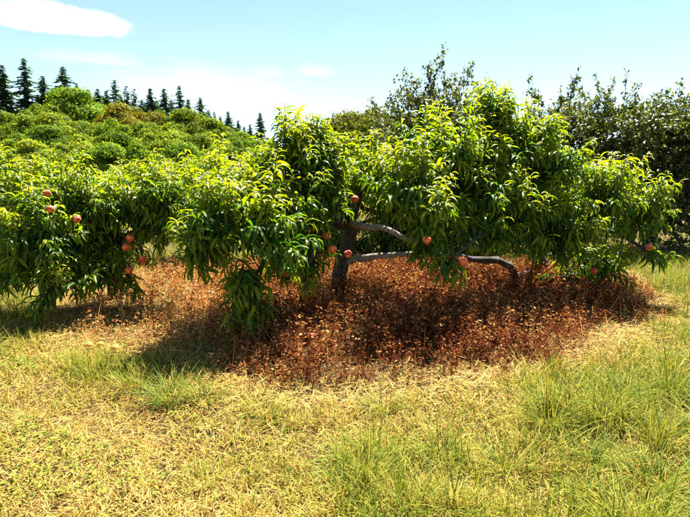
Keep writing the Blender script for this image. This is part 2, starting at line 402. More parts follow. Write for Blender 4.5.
# broadleaf trees: top pixel and distance
broad = [(12, 112, 150), (34, 103, 152), (72, 90, 158), (58, 100, 150), (98, 103, 156), (130, 97, 150), (118, 109, 160), (158, 103, 156), (190, 104, 158),
         (172, 112, 148), (212, 113, 156), (234, 124, 154), (252, 132, 152), (272, 134, 154), (290, 138, 150),
         (4, 122, 132), (28, 116, 128), (60, 112, 130), (88, 116, 132), (112, 112, 128), (146, 116, 132), (180, 120, 130), (206, 126, 132), (232, 134, 130), (262, 142, 128),
         (14, 134, 108), (48, 128, 110), (84, 131, 108), (120, 128, 110), (158, 132, 108), (196, 136, 110), (236, 142, 108), (300, 146, 112),
         (-6, 146, 92), (30, 143, 90), (66, 142, 92), (102, 144, 90), (140, 145, 92), (178, 146, 90), (214, 148, 92), (262, 150, 92)]
rows = {0: 'top row', 1: 'second row', 2: 'third row', 3: 'lowest row'}; cnt = {0: 0, 1: 0, 2: 0, 3: 0}
for i, (px, py, d) in sorted(enumerate(broad), key=lambda q: q[1][0]):
    row = 0 if d > 145 else 1 if d > 120 else 2 if d > 100 else 3
    py += (9 if px > 84 else 3) if d > 120 else 1
    tip = at(px, py, d); gz = float(hill_h(tip[0], d)) - .6; k = i % 6; s = (tip[2] - gz) / (BROAD[k][2] * .97); s = min(max(s, .8), 1.45)
    gz = tip[2] - s * BROAD[k][2] * .97
    v = rg.uniform(1.45, 2.3); colr = (v * rg.uniform(.9, 1.15), v, v * .9)
    look = ['bright green round', 'mid green domed', 'wide spreading green', 'tall oval green', 'yellowish green round', 'broad lobed green'][k]
    lab = f'{look} tree, {ORD[cnt[row]]} from left in the {rows[row]} of the wooded hillside'
    if (px, py) == (130, 106): colr = (2.1, 1.35, 1.6); lab = 'tan-topped tree with pale brownish crown in the top row of the hillside'
    cnt[row] += 1
    place_tree('maple_tree', BROAD[k], tip[0], d, gz, s, rg.random() * 6.28, colr, lab, 'tree', 'broadleaf trees covering the hillside')
# lone pale trees beyond the orchard, in the gap over the middle peach tree
gc, gt = broad_protos(np.random.default_rng(260), 6.2, 6.0, .26, 420, 46)
gap_m = (to_mesh('crown', gc, M_BROAD), to_mesh('trunk', gt, M_FARBARK), 6.2)
for (px, py, d, s, lab) in [(356, 111, 36, 1, 'pale olive tree showing above the peach leaves, left of the gap pair'),
                            (392, 117, 38, .95, 'pale olive tree touching the apple shoots, right of the gap pair'),
                            (325, 128, 40, .9, 'lowest pale olive tree behind the tallest centre peach shoot')]:
    tip = at(px, py, d); place_tree('olive_green_tree', gap_m, tip[0], d, tip[2] - 6.05 * s, s, px * .7, (1.45, 1.15, 1.2), lab, 'tree', 'pale trees beyond the orchard')

# ------------------------------------------------------------------ apple row on the right
OVAL = proto([(0, 0, 0), (.5, -.29, .08), (.5, 0, 0), (.5, .29, .08), (1, 0, -.12)], tris=[(0, 1, 2), (0, 2, 3), (1, 4, 2), (2, 4, 3)])
def apple_tree(rg, W, H, D, nshoot, sprouts):
    """returns leaves, twigs, trunk, limbs in coordinates about the base"""
    lp, lm, lt, tw = [], [], [], []
    def shoot(p, d, L, step, tint):
        n = max(3, int(L / step)); d = nrm(d); pts = [p]
        for i in range(n):
            d = nrm(d + rg.normal(size=3) * .10 + np.array([0, 0, .02])); pts.append(pts[-1] + d * L / n)
        pts = np.array(pts); tw.append(tube(pts[[0, n // 2, n]], np.array([.008, .006, .003]), 3, cap=False, tint=.4))
        m = int(n * 2.4); q = pts[1:][rg.integers(0, n, m)] + rg.normal(size=(m, 3)) * .02
        x = nrm(rg.normal(size=(m, 3)) + d * .4 + np.array([0, 0, -.25])); y = nrm(np.cross(np.array([0, 0, 1.]) + rg.normal(size=(m, 3)) * .4, x)); z = np.cross(x, y)
        lp.append(q); lm.append(np.stack([x, y, z], -1) * (rg.uniform(.055, .09, m))[:, None, None]); lt.append(np.clip(tint + .22 * rg.normal(size=m), 0, 1))
    lumps = [(rg.uniform(-.42, .42) * W, rg.uniform(-.4, .4) * D, H * (.12 + .82 * rg.random() ** .75), rg.uniform(.4, .7)) for _ in range(28)]
    for k in range(nshoot):
        x, y, z, r = lumps[k % len(lumps)]; dd = nrm(rg.normal(size=3)); dd[2] *= .8
        p = np.array([x, y, z]) + dd * r * rg.uniform(.45, .95)
        shoot(p, dd + np.array([0, 0, .55]), rg.uniform(.18, .42), .026, .42 + .12 * dd[2])
    for (x, y, z, dx, dz, L) in sprouts:
        d = np.array([dx, rg.normal() * .12, dz]); [shoot(np.array([x, y, z]) + rg.normal(size=3) * .04, d + rg.normal(size=3) * .06, L * q_, .026, .5) for q_ in (1, .7)]
        for b in range(int(L / .10)):
            f = rg.uniform(0, .65); shoot(np.array([x, y, z]) + nrm(d) * L * f, nrm(d) + rg.normal(size=3) * .7, L * .25, .03, .45)
    P, Mx, T = map(np.concatenate, (lp, lm, lt))
    leaves = bake([OVAL], np.zeros(len(P), int), Mx, P, T)
    trunk = tube(spline([(0, 0, -.1), (.05, 0, .45), (-.04, .03, .95)], 8), np.linspace(.12, .09, 8), 9, knob=.06, rg=rg)
    limbs = [tube(spline([(0, 0, .85), np.array([x * .5, y * .5, .7 * z + .3]), np.array([x, y, z])], 7), np.linspace(.06, .015, 7), 6, knob=.05, rg=rg) for (x, y, z, r) in lumps[:8]]
    return leaves, merge(tw), trunk, limbs
APX = [(445, 10.2, 95, [(428, 96, 436, 46), (421, 82, 398, 71), (424, 104, 402, 92), (448, 95, 444, 72), (466, 90, 468, 62), (480, 95, 478, 80)],
        'apple tree with one tall leafy shoot forked sideways above the right peach tree'),
       (575, 10.5, 104, [(568, 105, 577, 70), (560, 108, 562, 92), (588, 108, 606, 92), (545, 105, 520, 82)], 'apple tree with a bushy upright sprout, second tree of the row behind'),
       (648, 10.4, 112, [(622, 118, 634, 74), (618, 112, 602, 92), (640, 118, 644, 100), (664, 122, 668, 80)], 'dense dark apple tree with two thin bare-stemmed sprouts at right'),
       (712, 10.2, 112, [(682, 120, 690, 82), (700, 118, 704, 84)], 'dark apple tree cut off by the right photo edge')]
for i, (px, d, topy, spr, lab) in enumerate(APX):
    rg2 = np.random.default_rng(500 + i); b = at(px, 260, d); b[2] = 0
    H = at(px, topy, d)[2]
    sp = []
    for (x0, y0, x1, y1) in spr:
        A, B = at(x0, y0, d) - b, at(x1, y1, d) - b; v = B - A; L = np.linalg.norm(v); sp.append((*A, v[0] / L, v[2] / L, L))
    lv, tw, tr, lb = apple_tree(rg2, 2.3, H, 1.7, 1080, sp)
    r = thing('apple_tree', b, lab, 'apple tree', 'apple trees in the row behind')
    link('foliage', to_mesh('foliage', lv, M_APPLELEAF), r, 'stuff'); link('twigs', to_mesh('twigs', tw, M_TWIG), r, 'stuff')
    link('trunk', to_mesh('trunk', tr, M_BARK_SHADED), r)
    for q in lb: link('branch', to_mesh('branch', q, M_BARK_SHADED), r)

# ------------------------------------------------------------------ peach trees
E0 = [75, 50, 25, 0, -30, -60]; BEND = [80, 120, 155]
def leaf_proto(e0, bend, fold, wid=.20, seg=5):
    t = np.linspace(0, 1, seg + 1); e = np.radians(e0 - bend * np.clip(t * 1.05, 0, 1) ** .9)
    dx, dz = np.cos(e), np.sin(e); x = np.concatenate([[0], np.cumsum((dx[1:] + dx[:-1]) / 2 / seg)]); z = np.concatenate([[0], np.cumsum((dz[1:] + dz[:-1]) / 2 / seg)])
    w = wid * .5 * np.sin(np.pi * np.clip(t, 0, 1) ** .85) ** .8; w[0] = .012
    V = [(x[0], 0, z[0])]; A = [0]
    for i in range(1, seg):
        nx, nz = -np.sin(e[i]), np.cos(e[i]); c, s = math.cos(fold), math.sin(fold)
        wav = .012 * math.sin(i * 2.1 + e0)
        V += [(x[i] + nx * w[i] * s, -w[i] * c, z[i] + nz * w[i] * s + wav), (x[i], 0, z[i]), (x[i] + nx * w[i] * s, w[i] * c, z[i] + nz * w[i] * s - wav)]; A += [0, .10, 0]
    V.append((x[-1], 0, z[-1])); A.append(0); n = len(V) - 1
    Q, T = [], [(0, 1, 2), (0, 2, 3)]
    for i in range(seg - 2):
        a, b = 1 + 3 * i, 4 + 3 * i; Q += [(a, b, b + 1, a + 1), (a + 1, b + 1, b + 2, a + 2)]
    a = 1 + 3 * (seg - 2); T += [(a, n, a + 1), (a + 1, n, a + 2)]
    return proto(V, Q, T, A)
LEAVES = [leaf_proto(e, b if e > -20 else b * .5, .45 + .1 * (k % 3)) for e in E0 for k, b in enumerate(BEND)]
_leafmesh = {}
def leaf_mesh(k, tb):
    if (k, tb) not in _leafmesh:
        p = dict(LEAVES[k]); p['a'] = p['a'] + (tb + .5) / 6; _leafmesh[(k, tb)] = to_mesh('leaf', p, M_PEACHLEAF)
    return _leafmesh[(k, tb)]
def peach_proto():
    V, Q = [], []; nu, nv = 16, 10
    for i in range(nv + 1):
        ph = math.pi * i / nv
        for j in range(nu):
            th = 2 * math.pi * j / nu; r = 1 - .10 * math.exp(-((math.remainder(th, 2 * math.pi)) / .28) ** 2) * math.sin(ph)
            z = math.cos(ph) * .96; rr = math.sin(ph) * r
            if i < 3: z -= .20 * math.exp(-(ph / .32) ** 2)
            if i > nv - 2: z -= .05
            V.append((rr, rr * 0, z) if False else (rr * math.cos(th), rr * math.sin(th), z))
    for i in range(nv):
        for j in range(nu): Q.append((i * nu + j, (i + 1) * nu + j, (i + 1) * nu + (j + 1) % nu, i * nu + (j + 1) % nu))
    p = proto(V, Q); s = tube([(0, 0, .7), (.02, 0, .95), (.05, .03, 1.25)], [.07, .06, .06], 5)
    return p, s
PP, PS = peach_proto()
PEACH_ME = to_mesh('peach', PP, M_PEACH); FALLEN_ME = to_mesh('fallen_peach', PP, M_FALLEN); STALK_ME = to_mesh('stalk', PS, M_TWIG)

def peach_tree(seed, base_px, base_d, trunk_px, lobes, limbs_px, peaches, label, dens=1.0, nleaf=300, group='peach trees in the front row'):
    """lobes: (px, py, depth, rx_px, rz_px, ry_m, style[, density]) style 'u' upright, 's' spreading, 'h' hanging, 'r' reaching right"""
    rg = np.random.default_rng(seed)
    b = at(*base_px, base_d); b[2] = 0
    root = thing('peach_tree', b, label, 'peach tree', group)
    tp = [np.array([b[0], b[1], -.12])] + [at(*q) for q in trunk_px]
    tr = spline(tp, 12) - b
    rad = np.interp(np.linspace(0, 1, 12), [0, .12, .35, 1], [.135, .105, .09, .08])
    link('trunk', to_mesh('trunk', tube(tr, rad, 12, knob=.11, rg=rg), M_BARK_SHADED), root)
    fork = tp[-1] - b
    for (pl, r0, r1) in limbs_px:
        P = spline([at(*q) - b for q in pl], 12); P[1:-1] += rg.normal(size=(10, 3)) * .013
        link('branch', to_mesh('branch', tube(P, np.linspace(r0, r1, 12), 9, knob=.11, rg=rg), M_LIMB_LIT if seed != 42 else M_BARK_SHADED), root)
    LPs, LA, LE, LL, LT, tw = [], [], [], [], [], []
    def shoot(p0, d, L, gl, sun_tint):
        n = 7; d = nrm(d); pts = [p0]
        for i in range(n):
            d = nrm(d + rg.normal(size=3) * .09 + np.array([0, 0, gl])); pts.append(pts[-1] + d * L / n)
        pts = np.array(pts); tw.append(tube(pts[::2] if n % 2 == 0 else pts[[0, 2, 4, 6, 7]], np.array([.0055, .0048, .004, .0032, .002]), 3, cap=False, tint=.6))
        m = max(6, int(L / .0165)); u = (np.arange(m) + .5) / m; u = .04 + .96 * u
        seg = np.clip((u * n).astype(int), 0, n - 1); f = u * n - seg
        q = pts[seg] * (1 - f)[:, None] + pts[seg + 1] * f[:, None]
        ax = nrm(pts[seg + 1] - pts[seg]); ph = np.arange(m) * 2.3999 + rg.random() * 6 + rg.normal(size=m) * .25
        a0 = nrm(np.cross(ax, np.array([.3, .2, .93]) + rg.normal(size=3) * .3)); b0 = np.cross(ax, a0)
        rd = a0 * np.cos(ph)[:, None] + b0 * np.sin(ph)[:, None]
        k = (.45 + .5 * u)[:, None]
        d0 = nrm(rd + ax * k + np.array([0, 0, .12]))
        LPs.append(q); LA.append(np.arctan2(d0[:, 1], d0[:, 0])); LE.append(np.degrees(np.arcsin(np.clip(d0[:, 2], -1, 1))) + rg.normal(size=m) * 10 + 12)
        LL.append(rg.uniform(.135, .20, m) * np.interp(u, [0, .15, .75, 1], [.75, 1, 1, .5]))
        LT.append(np.clip(sun_tint + .36 * u ** 2 + .13 * rg.normal(size=m), .02, .98))
    for lb in lobes:
        px, py, dep, rx, rz, ry, st = lb[:7]; dl = lb[7] if len(lb) > 7 else 1
        c = at(px, py, dep) - b; ex, ez = rx * dep / F_PX, rz * dep / F_PX
        # a limb into the lobe
        mid = fork * .45 + c * .55 + np.array([0, 0, .12 if st != 'h' else .35]) + rg.normal(size=3) * .06
        P = spline([fork * .97, mid, c], 9)
        link('branch', to_mesh('branch', tube(P, np.linspace(.042, .012, 9), 7, knob=.06, rg=rg), M_BARK_SHADED), root)
        area = (ex * ez + ex * ry + ez * ry) * 4.19 / 1.0
        ns = max(3, int(area * 25 * dens * dl))
        for s in range(ns):
            d = nrm(rg.normal(size=3)); e = rg.uniform(.15, .85) ** .6
            d = nrm(d * np.array([1, 1, 1]) + np.array([0, -.15, .12]))
            p = c + d * np.array([ex, ry, ez]) * e
            if st == 'u': v = d * .5 + np.array([0, 0, 1.0]); gl = .01
            elif st == 'h': v = d * .8 + np.array([0, -.1, -.7]); gl = -.06
            elif st == 'r': v = d * .3 + np.array([1.0, 0, .12]); gl = -.015
            else: v = d * 1.0 + np.array([0, 0, .50]); gl = -.035 if d[2] < .2 else -.01
            L = min(rg.uniform(.22, .48), 1.1 * max(ex, ez) + .1)
            p = p - nrm(v) * L * .45
            if st == 's' and d[2] > .35 and rg.random() < .35: L *= 1.45; v = v + np.array([0, 0, .9]); gl = .0
            sun_tint = .25 + .30 * max(0, d[2]) + .07 * rg.normal()  # upward shoots tinted yellower: sunlit crown tops painted into the leaf colour
            shoot(p, v, L, gl, sun_tint)
            # twig back to the limb
            j = int(np.argmin(np.linalg.norm(P - p, axis=1))); q0 = P[j]
            if np.linalg.norm(q0 - p) > .04:
                tw.append(tube([q0, (q0 + p) / 2 + rg.normal(size=3) * .03 - np.array([0, 0, .02]), p], [.010, .008, .006], 3, cap=False, tint=.3))
    P, A, E, Ln, T = map(np.concatenate, (LPs, LA, LE, LL, LT))
    n = len(P); ke = np.argmin(abs(E[:, None] - np.array(E0)[None]), axis=1); kb = rg.choice(3, n, p=[.3, .42, .28]); idx = ke * 3 + kb
    roll = rg.normal(size=n) * .38; c, s = np.cos(A), np.sin(A); cr, sr = np.cos(roll), np.sin(roll)
    X = np.stack([c, s, np.zeros(n)], -1); Y0 = np.stack([-s, c, np.zeros(n)], -1); Z0 = np.tile([0., 0, 1], (n, 1))
    Y = Y0 * cr[:, None] + Z0 * sr[:, None]; Z = -Y0 * sr[:, None] + Z0 * cr[:, None]
    Mx = np.stack([X, Y, Z], -1) * Ln[:, None, None]
    # the leaves that show largest become leaf objects, the rest one mesh
    mid = P + b + X * (Ln * .5)[:, None]; u, v, dz = project(mid)
    cell = (np.floor(u / 4).astype(int) + 2000) * 10000 + np.floor(v / 4).astype(int)
    order = np.argsort(dz); _, first = np.unique(cell[order], return_index=True); front = order[first]
    front = front[(u[front] > 0) & (u[front] < 690) & (v[front] > 0) & (v[front] < 517)]
    front = front[np.argsort(-(Ln[front] / dz[front]))][: int(nleaf * 1.6)]; pick = rg.permutation(front)[:nleaf]
    keep = np.ones(n, bool); keep[pick] = False
    fol = bake(LEAVES, idx[keep], Mx[keep], P[keep], T[keep])
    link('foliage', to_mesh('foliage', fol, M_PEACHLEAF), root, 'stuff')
    link('twigs', to_mesh('twigs', merge(tw), M_TWIG), root, 'stuff')
    for i in pick:
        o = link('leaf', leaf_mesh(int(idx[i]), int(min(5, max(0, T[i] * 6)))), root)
        m4 = Matrix.Identity(4)
        for a in range(3):
            for cc in range(3): m4[a][cc] = Mx[i, a, cc]
            m4[a][3] = P[i, a]
        o.matrix_local = m4
    for (px, py, d) in peaches:
        q = at(px, py, d) - b; rr = .040 * rg.uniform(.84, 1.1)
        o = link('peach', PEACH_ME, root, loc=tuple(q)); o.scale = (rr, rr, rr); o.rotation_euler = (rg.normal() * .3, rg.normal() * .3, rg.random() * 6.28)
        link('stalk', STALK_ME, o)
    return n

counts = []
counts.append(peach_tree(41, (338, 297), 6.1, [(338, 280, 6.1), (346, 250, 6.05), (352, 222, 6.0)], [
    (285, 138, 5.2, 11, 26, .14, 'u', .9), (296, 162, 5.2, 26, 24, .28, 's'), (318, 148, 5.35, 18, 20, .2, 'u'), (262, 178, 5.1, 24, 18, .28, 's'), (328, 170, 5.4, 34, 26, .32, 'u'), (240, 196, 5.2, 42, 26, .42, 's'),
    (212, 216, 4.5, 36, 36, .42, 's'), (266, 228, 4.5, 44, 40, .40, 's'), (308, 205, 5.2, 40, 40, .42, 's'),
    (246, 290, 4.35, 20, 36, .20, 'h', 1.3), (305, 282, 4.75, 9, 10, .10, 'h'), (194, 246, 4.3, 22, 22, .26, 's'),
    (374, 176, 5.9, 32, 22, .35, 's'), (352, 190, 6.4, 30, 22, .35, 's'), (290, 255, 5.2, 30, 18, .25, 's'), (312, 262, 5.1, 18, 12, .18, 's')],
    [([(350, 222, 5.98), (358, 224, 5.6), (385, 230, 5.3), (408, 237, 5.2), (432, 234, 5.0)], .045, .018), ([(344, 262, 6.08), (362, 259, 5.95), (385, 255, 5.75), (415, 251, 5.4), (442, 240, 5.1)], .05, .014)],
    [(326, 235, 5.05), (314, 228, 5.05), (332, 249, 4.9), (348, 254, 4.9), (355, 199, 5.3), (287, 273, 4.8)],
    'central peach tree with dark leaning trunk, pale bare limb and four peaches beside the trunk'))
counts.append(peach_tree(42, (543, 280), 7.1, [(543, 270, 7.1), (538, 255, 7.0), (530, 230, 6.8)], [
    (490, 108, 6.0, 20, 26, .26, 'u'), (498, 148, 5.8, 34, 22, .36, 's'), (524, 136, 6.0, 22, 22, .3, 's'), (445, 160, 5.4, 42, 28, .42, 's'), (404, 184, 4.95, 32, 24, .38, 's'),
    (542, 164, 5.9, 36, 32, .42, 's'), (476, 186, 5.4, 46, 40, .42, 's'), (432, 214, 4.8, 28, 30, .32, 's'),
    (602, 200, 5.9, 34, 28, .42, 's'), (640, 214, 6.1, 22, 30, .34, 's'), (558, 228, 5.8, 44, 34, .42, 's'),
    (452, 258, 4.6, 13, 18, .14, 'h'), (602, 262, 6.1, 24, 20, .28, 's'), (655, 254, 5.8, 14, 4, .06, 'r'),
    (480, 232, 5.2, 28, 18, .26, 's'), (394, 206, 5.6, 20, 14, .22, 's'), (516, 218, 5.5, 34, 24, .4, 's'), (430, 243, 4.9, 14, 12, .14, 's'), (570, 275, 6.4, 24, 14, .25, 's')],
    [([(538, 272, 7.05), (516, 276, 6.8), (508, 264, 6.6), (485, 260, 6.4), (462, 257, 6.2)], .06, .035)],
    [(427, 240, 4.4), (463, 261, 4.45), (596, 232, 5.5), (649, 247, 5.75), (594, 271, 5.8)],
    'rightmost peach tree, tallest crown, low dark limb curving out to the left'))
counts.append(peach_tree(43, (116, 302), 6.1, [(116, 290, 6.1), (112, 270, 6.0), (106, 245, 6.0)], [
    (30, 198, 5.5, 42, 24, .42, 's'), (92, 203, 5.6, 44, 24, .42, 's'), (148, 201, 5.6, 42, 24, .42, 's'),
    (38, 234, 5.0, 40, 34, .42, 's'), (58, 284, 4.8, 30, 16, .22, 's'), (22, 268, 4.9, 18, 14, .2, 's'), (104, 272, 5.3, 20, 18, .2, 's'), (108, 232, 5.6, 38, 34, .4, 's'),
    (130, 284, 5.5, 10, 14, .12, 'h'), (8, 255, 5.4, 22, 28, .3, 's'), (165, 212, 5.7, 36, 32, .4, 's'), (-20, 215, 5.7, 36, 34, .4, 's'), (85, 268, 5.5, 24, 20, .25, 's')],
    [([(106, 248, 6.0), (80, 225, 5.8), (45, 215, 5.6)], .05, .03)],
    [(47, 193, 5.0), (50, 209, 4.7), (77, 219, 4.85), (130, 238, 5.1), (126, 247, 5.1), (143, 259, 5.15), (129, 270, 5.2), (1, 253, 5.0)],
    'leftmost peach tree with drooping leafy arms and a scatter of red peaches'))
counts.append(peach_tree(44, (60, 262), 9.0, [(60, 250, 9.0), (60, 235, 9.0), (62, 215, 9.0)], [
    (45, 175, 9.0, 28, 11, .6, 's'), (5, 190, 9.0, 34, 14, .6, 's'), (90, 192, 9.0, 34, 12, .6, 's'), (40, 200, 9.0, 50, 26, .6, 's', .6)],
    [], [], 'peach tree in the second row, yellow crown top above the leftmost tree', dens=.75, nleaf=120, group='peach trees in the second row'))
counts.append(peach_tree(45, (200, 262), 9.0, [(200, 250, 9.0), (200, 235, 9.0), (200, 215, 9.0)], [
    (135, 190, 9.0, 34, 12, .6, 's'), (175, 184, 9.0, 30, 12, .6, 's'), (212, 180, 8.8, 34, 12, .6, 's'), (250, 176, 8.8, 28, 12, .6, 's'), (200, 198, 9.0, 56, 28, .6, 's', .6)],
    [], [], 'peach tree in the second row, filling the gap between leftmost and central trees', dens=.75, nleaf=120, group='peach trees in the second row'))
counts.append(peach_tree(46, (385, 262), 9.0, [(385, 250, 9.0), (385, 235, 9.0), (388, 215, 9.0)], [
    (320, 190, 9.0, 34, 26, .6, 's'), (370, 185, 9.0, 34, 26, .6, 's'), (425, 185, 9.2, 34, 26, .6, 's'), (470, 200, 9.2, 34, 26, .6, 's'), (400, 238, 9.0, 60, 20, .6, 's', 1.2), (330, 240, 9.0, 44, 20, .6, 's', 1.2), (490, 240, 9.2, 44, 18, .6, 's', 1.0)],
    [], [], 'peach tree in the second row, dark foliage behind the central trunk', dens=.75, nleaf=40, group='peach trees in the second row'))
print('leaves', counts)

# ------------------------------------------------------------------ weeds, grass, litter
POLY = np.array([ground_at(*q) for q in [(150, 268), (260, 266), (400, 268), (520, 268), (610, 276), (665, 300), (655, 322), (590, 345), (530, 366), (480, 378),
                                           (440, 386), (400, 393), (330, 394), (262, 390), (225, 372), (180, 345), (140, 352), (100, 345), (70, 335), (60, 310), (100, 285)]])
def sdist(x, y):
    p = np.stack([x, y], -1); d = np.full(len(p), 1e9); ins = np.zeros(len(p), bool)
    for i in range(len(POLY)):
        a, c = POLY[i], POLY[(i + 1) % len(POLY)]; e = c - a; w = p - a
        t = np.clip((w @ e) / (e @ e), 0, 1); d = np.minimum(d, np.linalg.norm(w - t[:, None] * e, axis=1))
        cond = ((a[1] > p[:, 1]) != (c[1] > p[:, 1])) & (p[:, 0] < (c[0] - a[0]) * (p[:, 1] - a[1]) / (c[1] - a[1] + 1e-12) + a[0])
        ins ^= cond
    return np.where(ins, -d, d)
def field(n, d0, d1, margin, rg, power=1.0):
    """points in the view wedge between depths d0..d1 plus a margin at the sides"""
    d = d0 + (d1 - d0) * rg.random(n) ** power
    hw = d * .664 + margin; return (rg.random(n) * 2 - 1) * hw, d
rg = np.random.default_rng(77)
def blades(x, y, z, h, w, az, el, droop, tint, short=False):
    """el: start elevation, droop: how far it bends over (rad)"""
    n = len(x); t = np.array([0, .38, .72, 1.0]); ang = el[:, None] - droop[:, None] * t[None] ** 1.3
    dt = np.diff(t, prepend=0)[None] * h[:, None]
    r = np.cumsum(np.cos(ang) * dt, 1); zz = np.cumsum(np.sin(ang) * dt, 1); r -= r[:, :1]; zz -= zz[:, :1]
    ca, sa = np.cos(az), np.sin(az); tw = rng.normal(size=n) * .5
    wx, wy, wz = -sa * np.cos(tw), ca * np.cos(tw), np.sin(tw) * .6
    ww = np.array([.8, 1, .7])[None] * w[:, None] * .5
    px = x[:, None] + ca[:, None] * r; py = y[:, None] + sa[:, None] * r; pz = np.maximum(z[:, None] + zz, z[:, None] + .003)
    V = np.zeros((n, 7, 3))
    for i in range(3):
        for k, sg in enumerate((-1, 1)):
            V[:, 2 * i + k] = np.stack([px[:, i] + sg * wx * ww[:, i], py[:, i] + sg * wy * ww[:, i], pz[:, i] + sg * wz * ww[:, i]], -1)
    V[:, 6] = np.stack([px[:, 3], py[:, 3], pz[:, 3]], -1)
    if short:
        o = (np.arange(n) * 5)[:, None, None]; V = V[:, [0, 1, 2, 3, 6]]
        return proto(V.reshape(-1, 3), (np.array([[0, 1, 3, 2]])[None] + o).reshape(-1, 4), (np.array([[2, 3, 4]])[None] + o).reshape(-1, 3), np.repeat(tint, 5))
    o = (np.arange(n) * 7)[:, None, None]
    q = (np.array([[0, 1, 3, 2], [2, 3, 5, 4]])[None] + o).reshape(-1, 4); tr = (np.array([[4, 5, 6]])[None] + o).reshape(-1, 3)
    return proto(V.reshape(-1, 3), q, tr, np.repeat(tint, 7))
# -- dried red-brown weeds
def weed_proto(rg):
    ps = []; h = rg.uniform(.16, .30)
    for s in range(rg.integers(2, 4)):
        dx, dy = rg.normal(size=2) * .05; hh = h * rg.uniform(.7, 1.1)
        P = spline([(0, 0, -.02), (dx * .6, dy * .6, hh * .5), (dx * 1.4, dy * 1.4, hh)], 3)
        ps.append(tube(P, np.linspace(.0022, .001, 3), 3, cap=False, tint=.1))
        m = 14; u = rg.uniform(.15, 1.02, m); q = np.stack([np.interp(u, np.linspace(0, 1, 3), P[:, k]) for k in range(3)], -1)
        x = nrm(rg.normal(size=(m, 3)) * np.array([1, 1, .6]) + np.array([0, 0, -.1])); y = nrm(np.cross(rg.normal(size=(m, 3)), x))
        Mx = np.stack([x, y, np.cross(x, y)], -1) * rg.uniform(.011, .039, m)[:, None, None]
        ps.append(bake([proto([(0, 0, 0), (.5, -.3, .08), (1, 0, -.1), (.5, .3, .08)], tris=[(0, 1, 2), (0, 2, 3)])], np.zeros(m, int), Mx, q + x * .005, rg.normal(size=m) * .30))
    return merge(ps)
WP = [weed_proto(np.random.default_rng(800 + k)) for k in range(10)]
n = 26000; x, y = rg.uniform(-3.8, 4.4, n), rg.uniform(3.2, 8.6, n)
s = sdist(x, y) + .8 * (fbm(x, y, .55) - .5); dens = np.where(s < 0, np.clip(.15 - s * 4, 0, 1), .10 * np.exp(-np.clip(s, 0, 9) / .12))
leftdry = np.clip((-1.0 - x) / .8, 0, 1) * np.clip((y - 3.6) / .6, 0, 1)
keep = rg.random(n) < dens * (1 - .72 * leftdry) * (.35 + .9 * (fbm(x, y, .45) > .42)) * .52
x, y, s = x[keep], y[keep], s[keep]; n = len(x); a = rg.random(n) * 6.28; sc_ = rg.uniform(.6, 1.25, n) * np.clip(.55 - s * .6, .55, 1)
tint = np.clip(.41 + .34 * (fbm(x + 9, y, .8) - .5) * 2 + .18 * rg.normal(size=n) + .45 * np.clip((-.7 - x), 0, 1), .02, 1)
Mx = np.zeros((n, 3, 3)); Mx[:, 0, 0] = np.cos(a); Mx[:, 0, 1] = -np.sin(a); Mx[:, 1, 0] = np.sin(a); Mx[:, 1, 1] = np.cos(a); Mx[:, 2, 2] = 1
Mx *= sc_[:, None, None]; T = np.stack([x, y, near_bumps(x, y)], -1)
st_n = 2600; sx, sy = rg.uniform(-3.6, 4.2, st_n), rg.uniform(3.4, 8, st_n); k = sdist(sx, sy) < .05; sx, sy = sx[k], sy[k]
wd = bake(WP, rg.integers(0, len(WP), n), Mx, T, tint)
STALKS = (sx, sy)
wd = merge([wd, blades(sx, sy, near_bumps(sx, sy), rg.uniform(.12, .36, len(sx)), rg.uniform(.003, .006, len(sx)), rg.random(len(sx)) * 6.28, rg.uniform(.8, 1.5, len(sx)), rg.uniform(-.2, .8, len(sx)), np.clip(.62 + .2 * rg.normal(size=len(sx)), .2, 1))])
o = link('dried_weeds', to_mesh('dried_weeds', wd, M_WEED, False), kind='stuff'); tag(o, 'low red-brown dried weeds covering the ground under the peach trees', 'weeds')
print('weeds', n, len(wd['q']) * 2 + len(wd['t']))

def greenness(x, y, s):
    g_ = .61 + .26 * np.clip(x / 1.6, -1, 1) * np.clip((5.5 - y) / 2, .4, 1) + 1.25 * (fbm(x, y, .62) - .5) + .5 * (fbm(x + 40, y, 2.0) - .5)
    g_ = g_ + .25 * np.exp(-((x + 1.9) ** 2 + (y - 3.9) ** 2) / .5) - .22 * np.exp(-((x + 1.0) ** 2 + (y - 2.3) ** 2) / .5)
    g_ = g_ - .75 * np.exp(-np.clip(s, 0, 9) / .14)
    g_ = np.where(y > 7.5, .62 + .4 * (fbm(x, y, 1.0) - .5), g_)
    return np.clip(g_, 0.03, 1)
parts = []
# thatch: dead straw lying flat
x, y = field(120000, 1.7, 9, .9, rg, 1.3); s = sdist(x, y); k = (s > -.25) | (rg.random(len(x)) < .30); x, y, s = x[k], y[k], s[k]; n = len(x)
g_ = greenness(x, y, s); k = rg.random(n) < .75 - .55 * g_; x, y, s, g_ = x[k], y[k], s[k], g_[k]; n = len(x)
parts.append(blades(x, y, near_bumps(x, y) + rg.random(n) * .03, rg.uniform(.03, .10, n), rg.uniform(.002, .0042, n) * (1 + y * .09), rg.random(n) * 6.28,
                    rg.uniform(.0, .7, n), rg.uniform(-.1, .6, n), np.clip(.84 - .25 * g_ + .13 * rg.normal(size=n) - .25 * (s < -.1), .42, .88) + .15 * (rg.random(n) < .16), True))
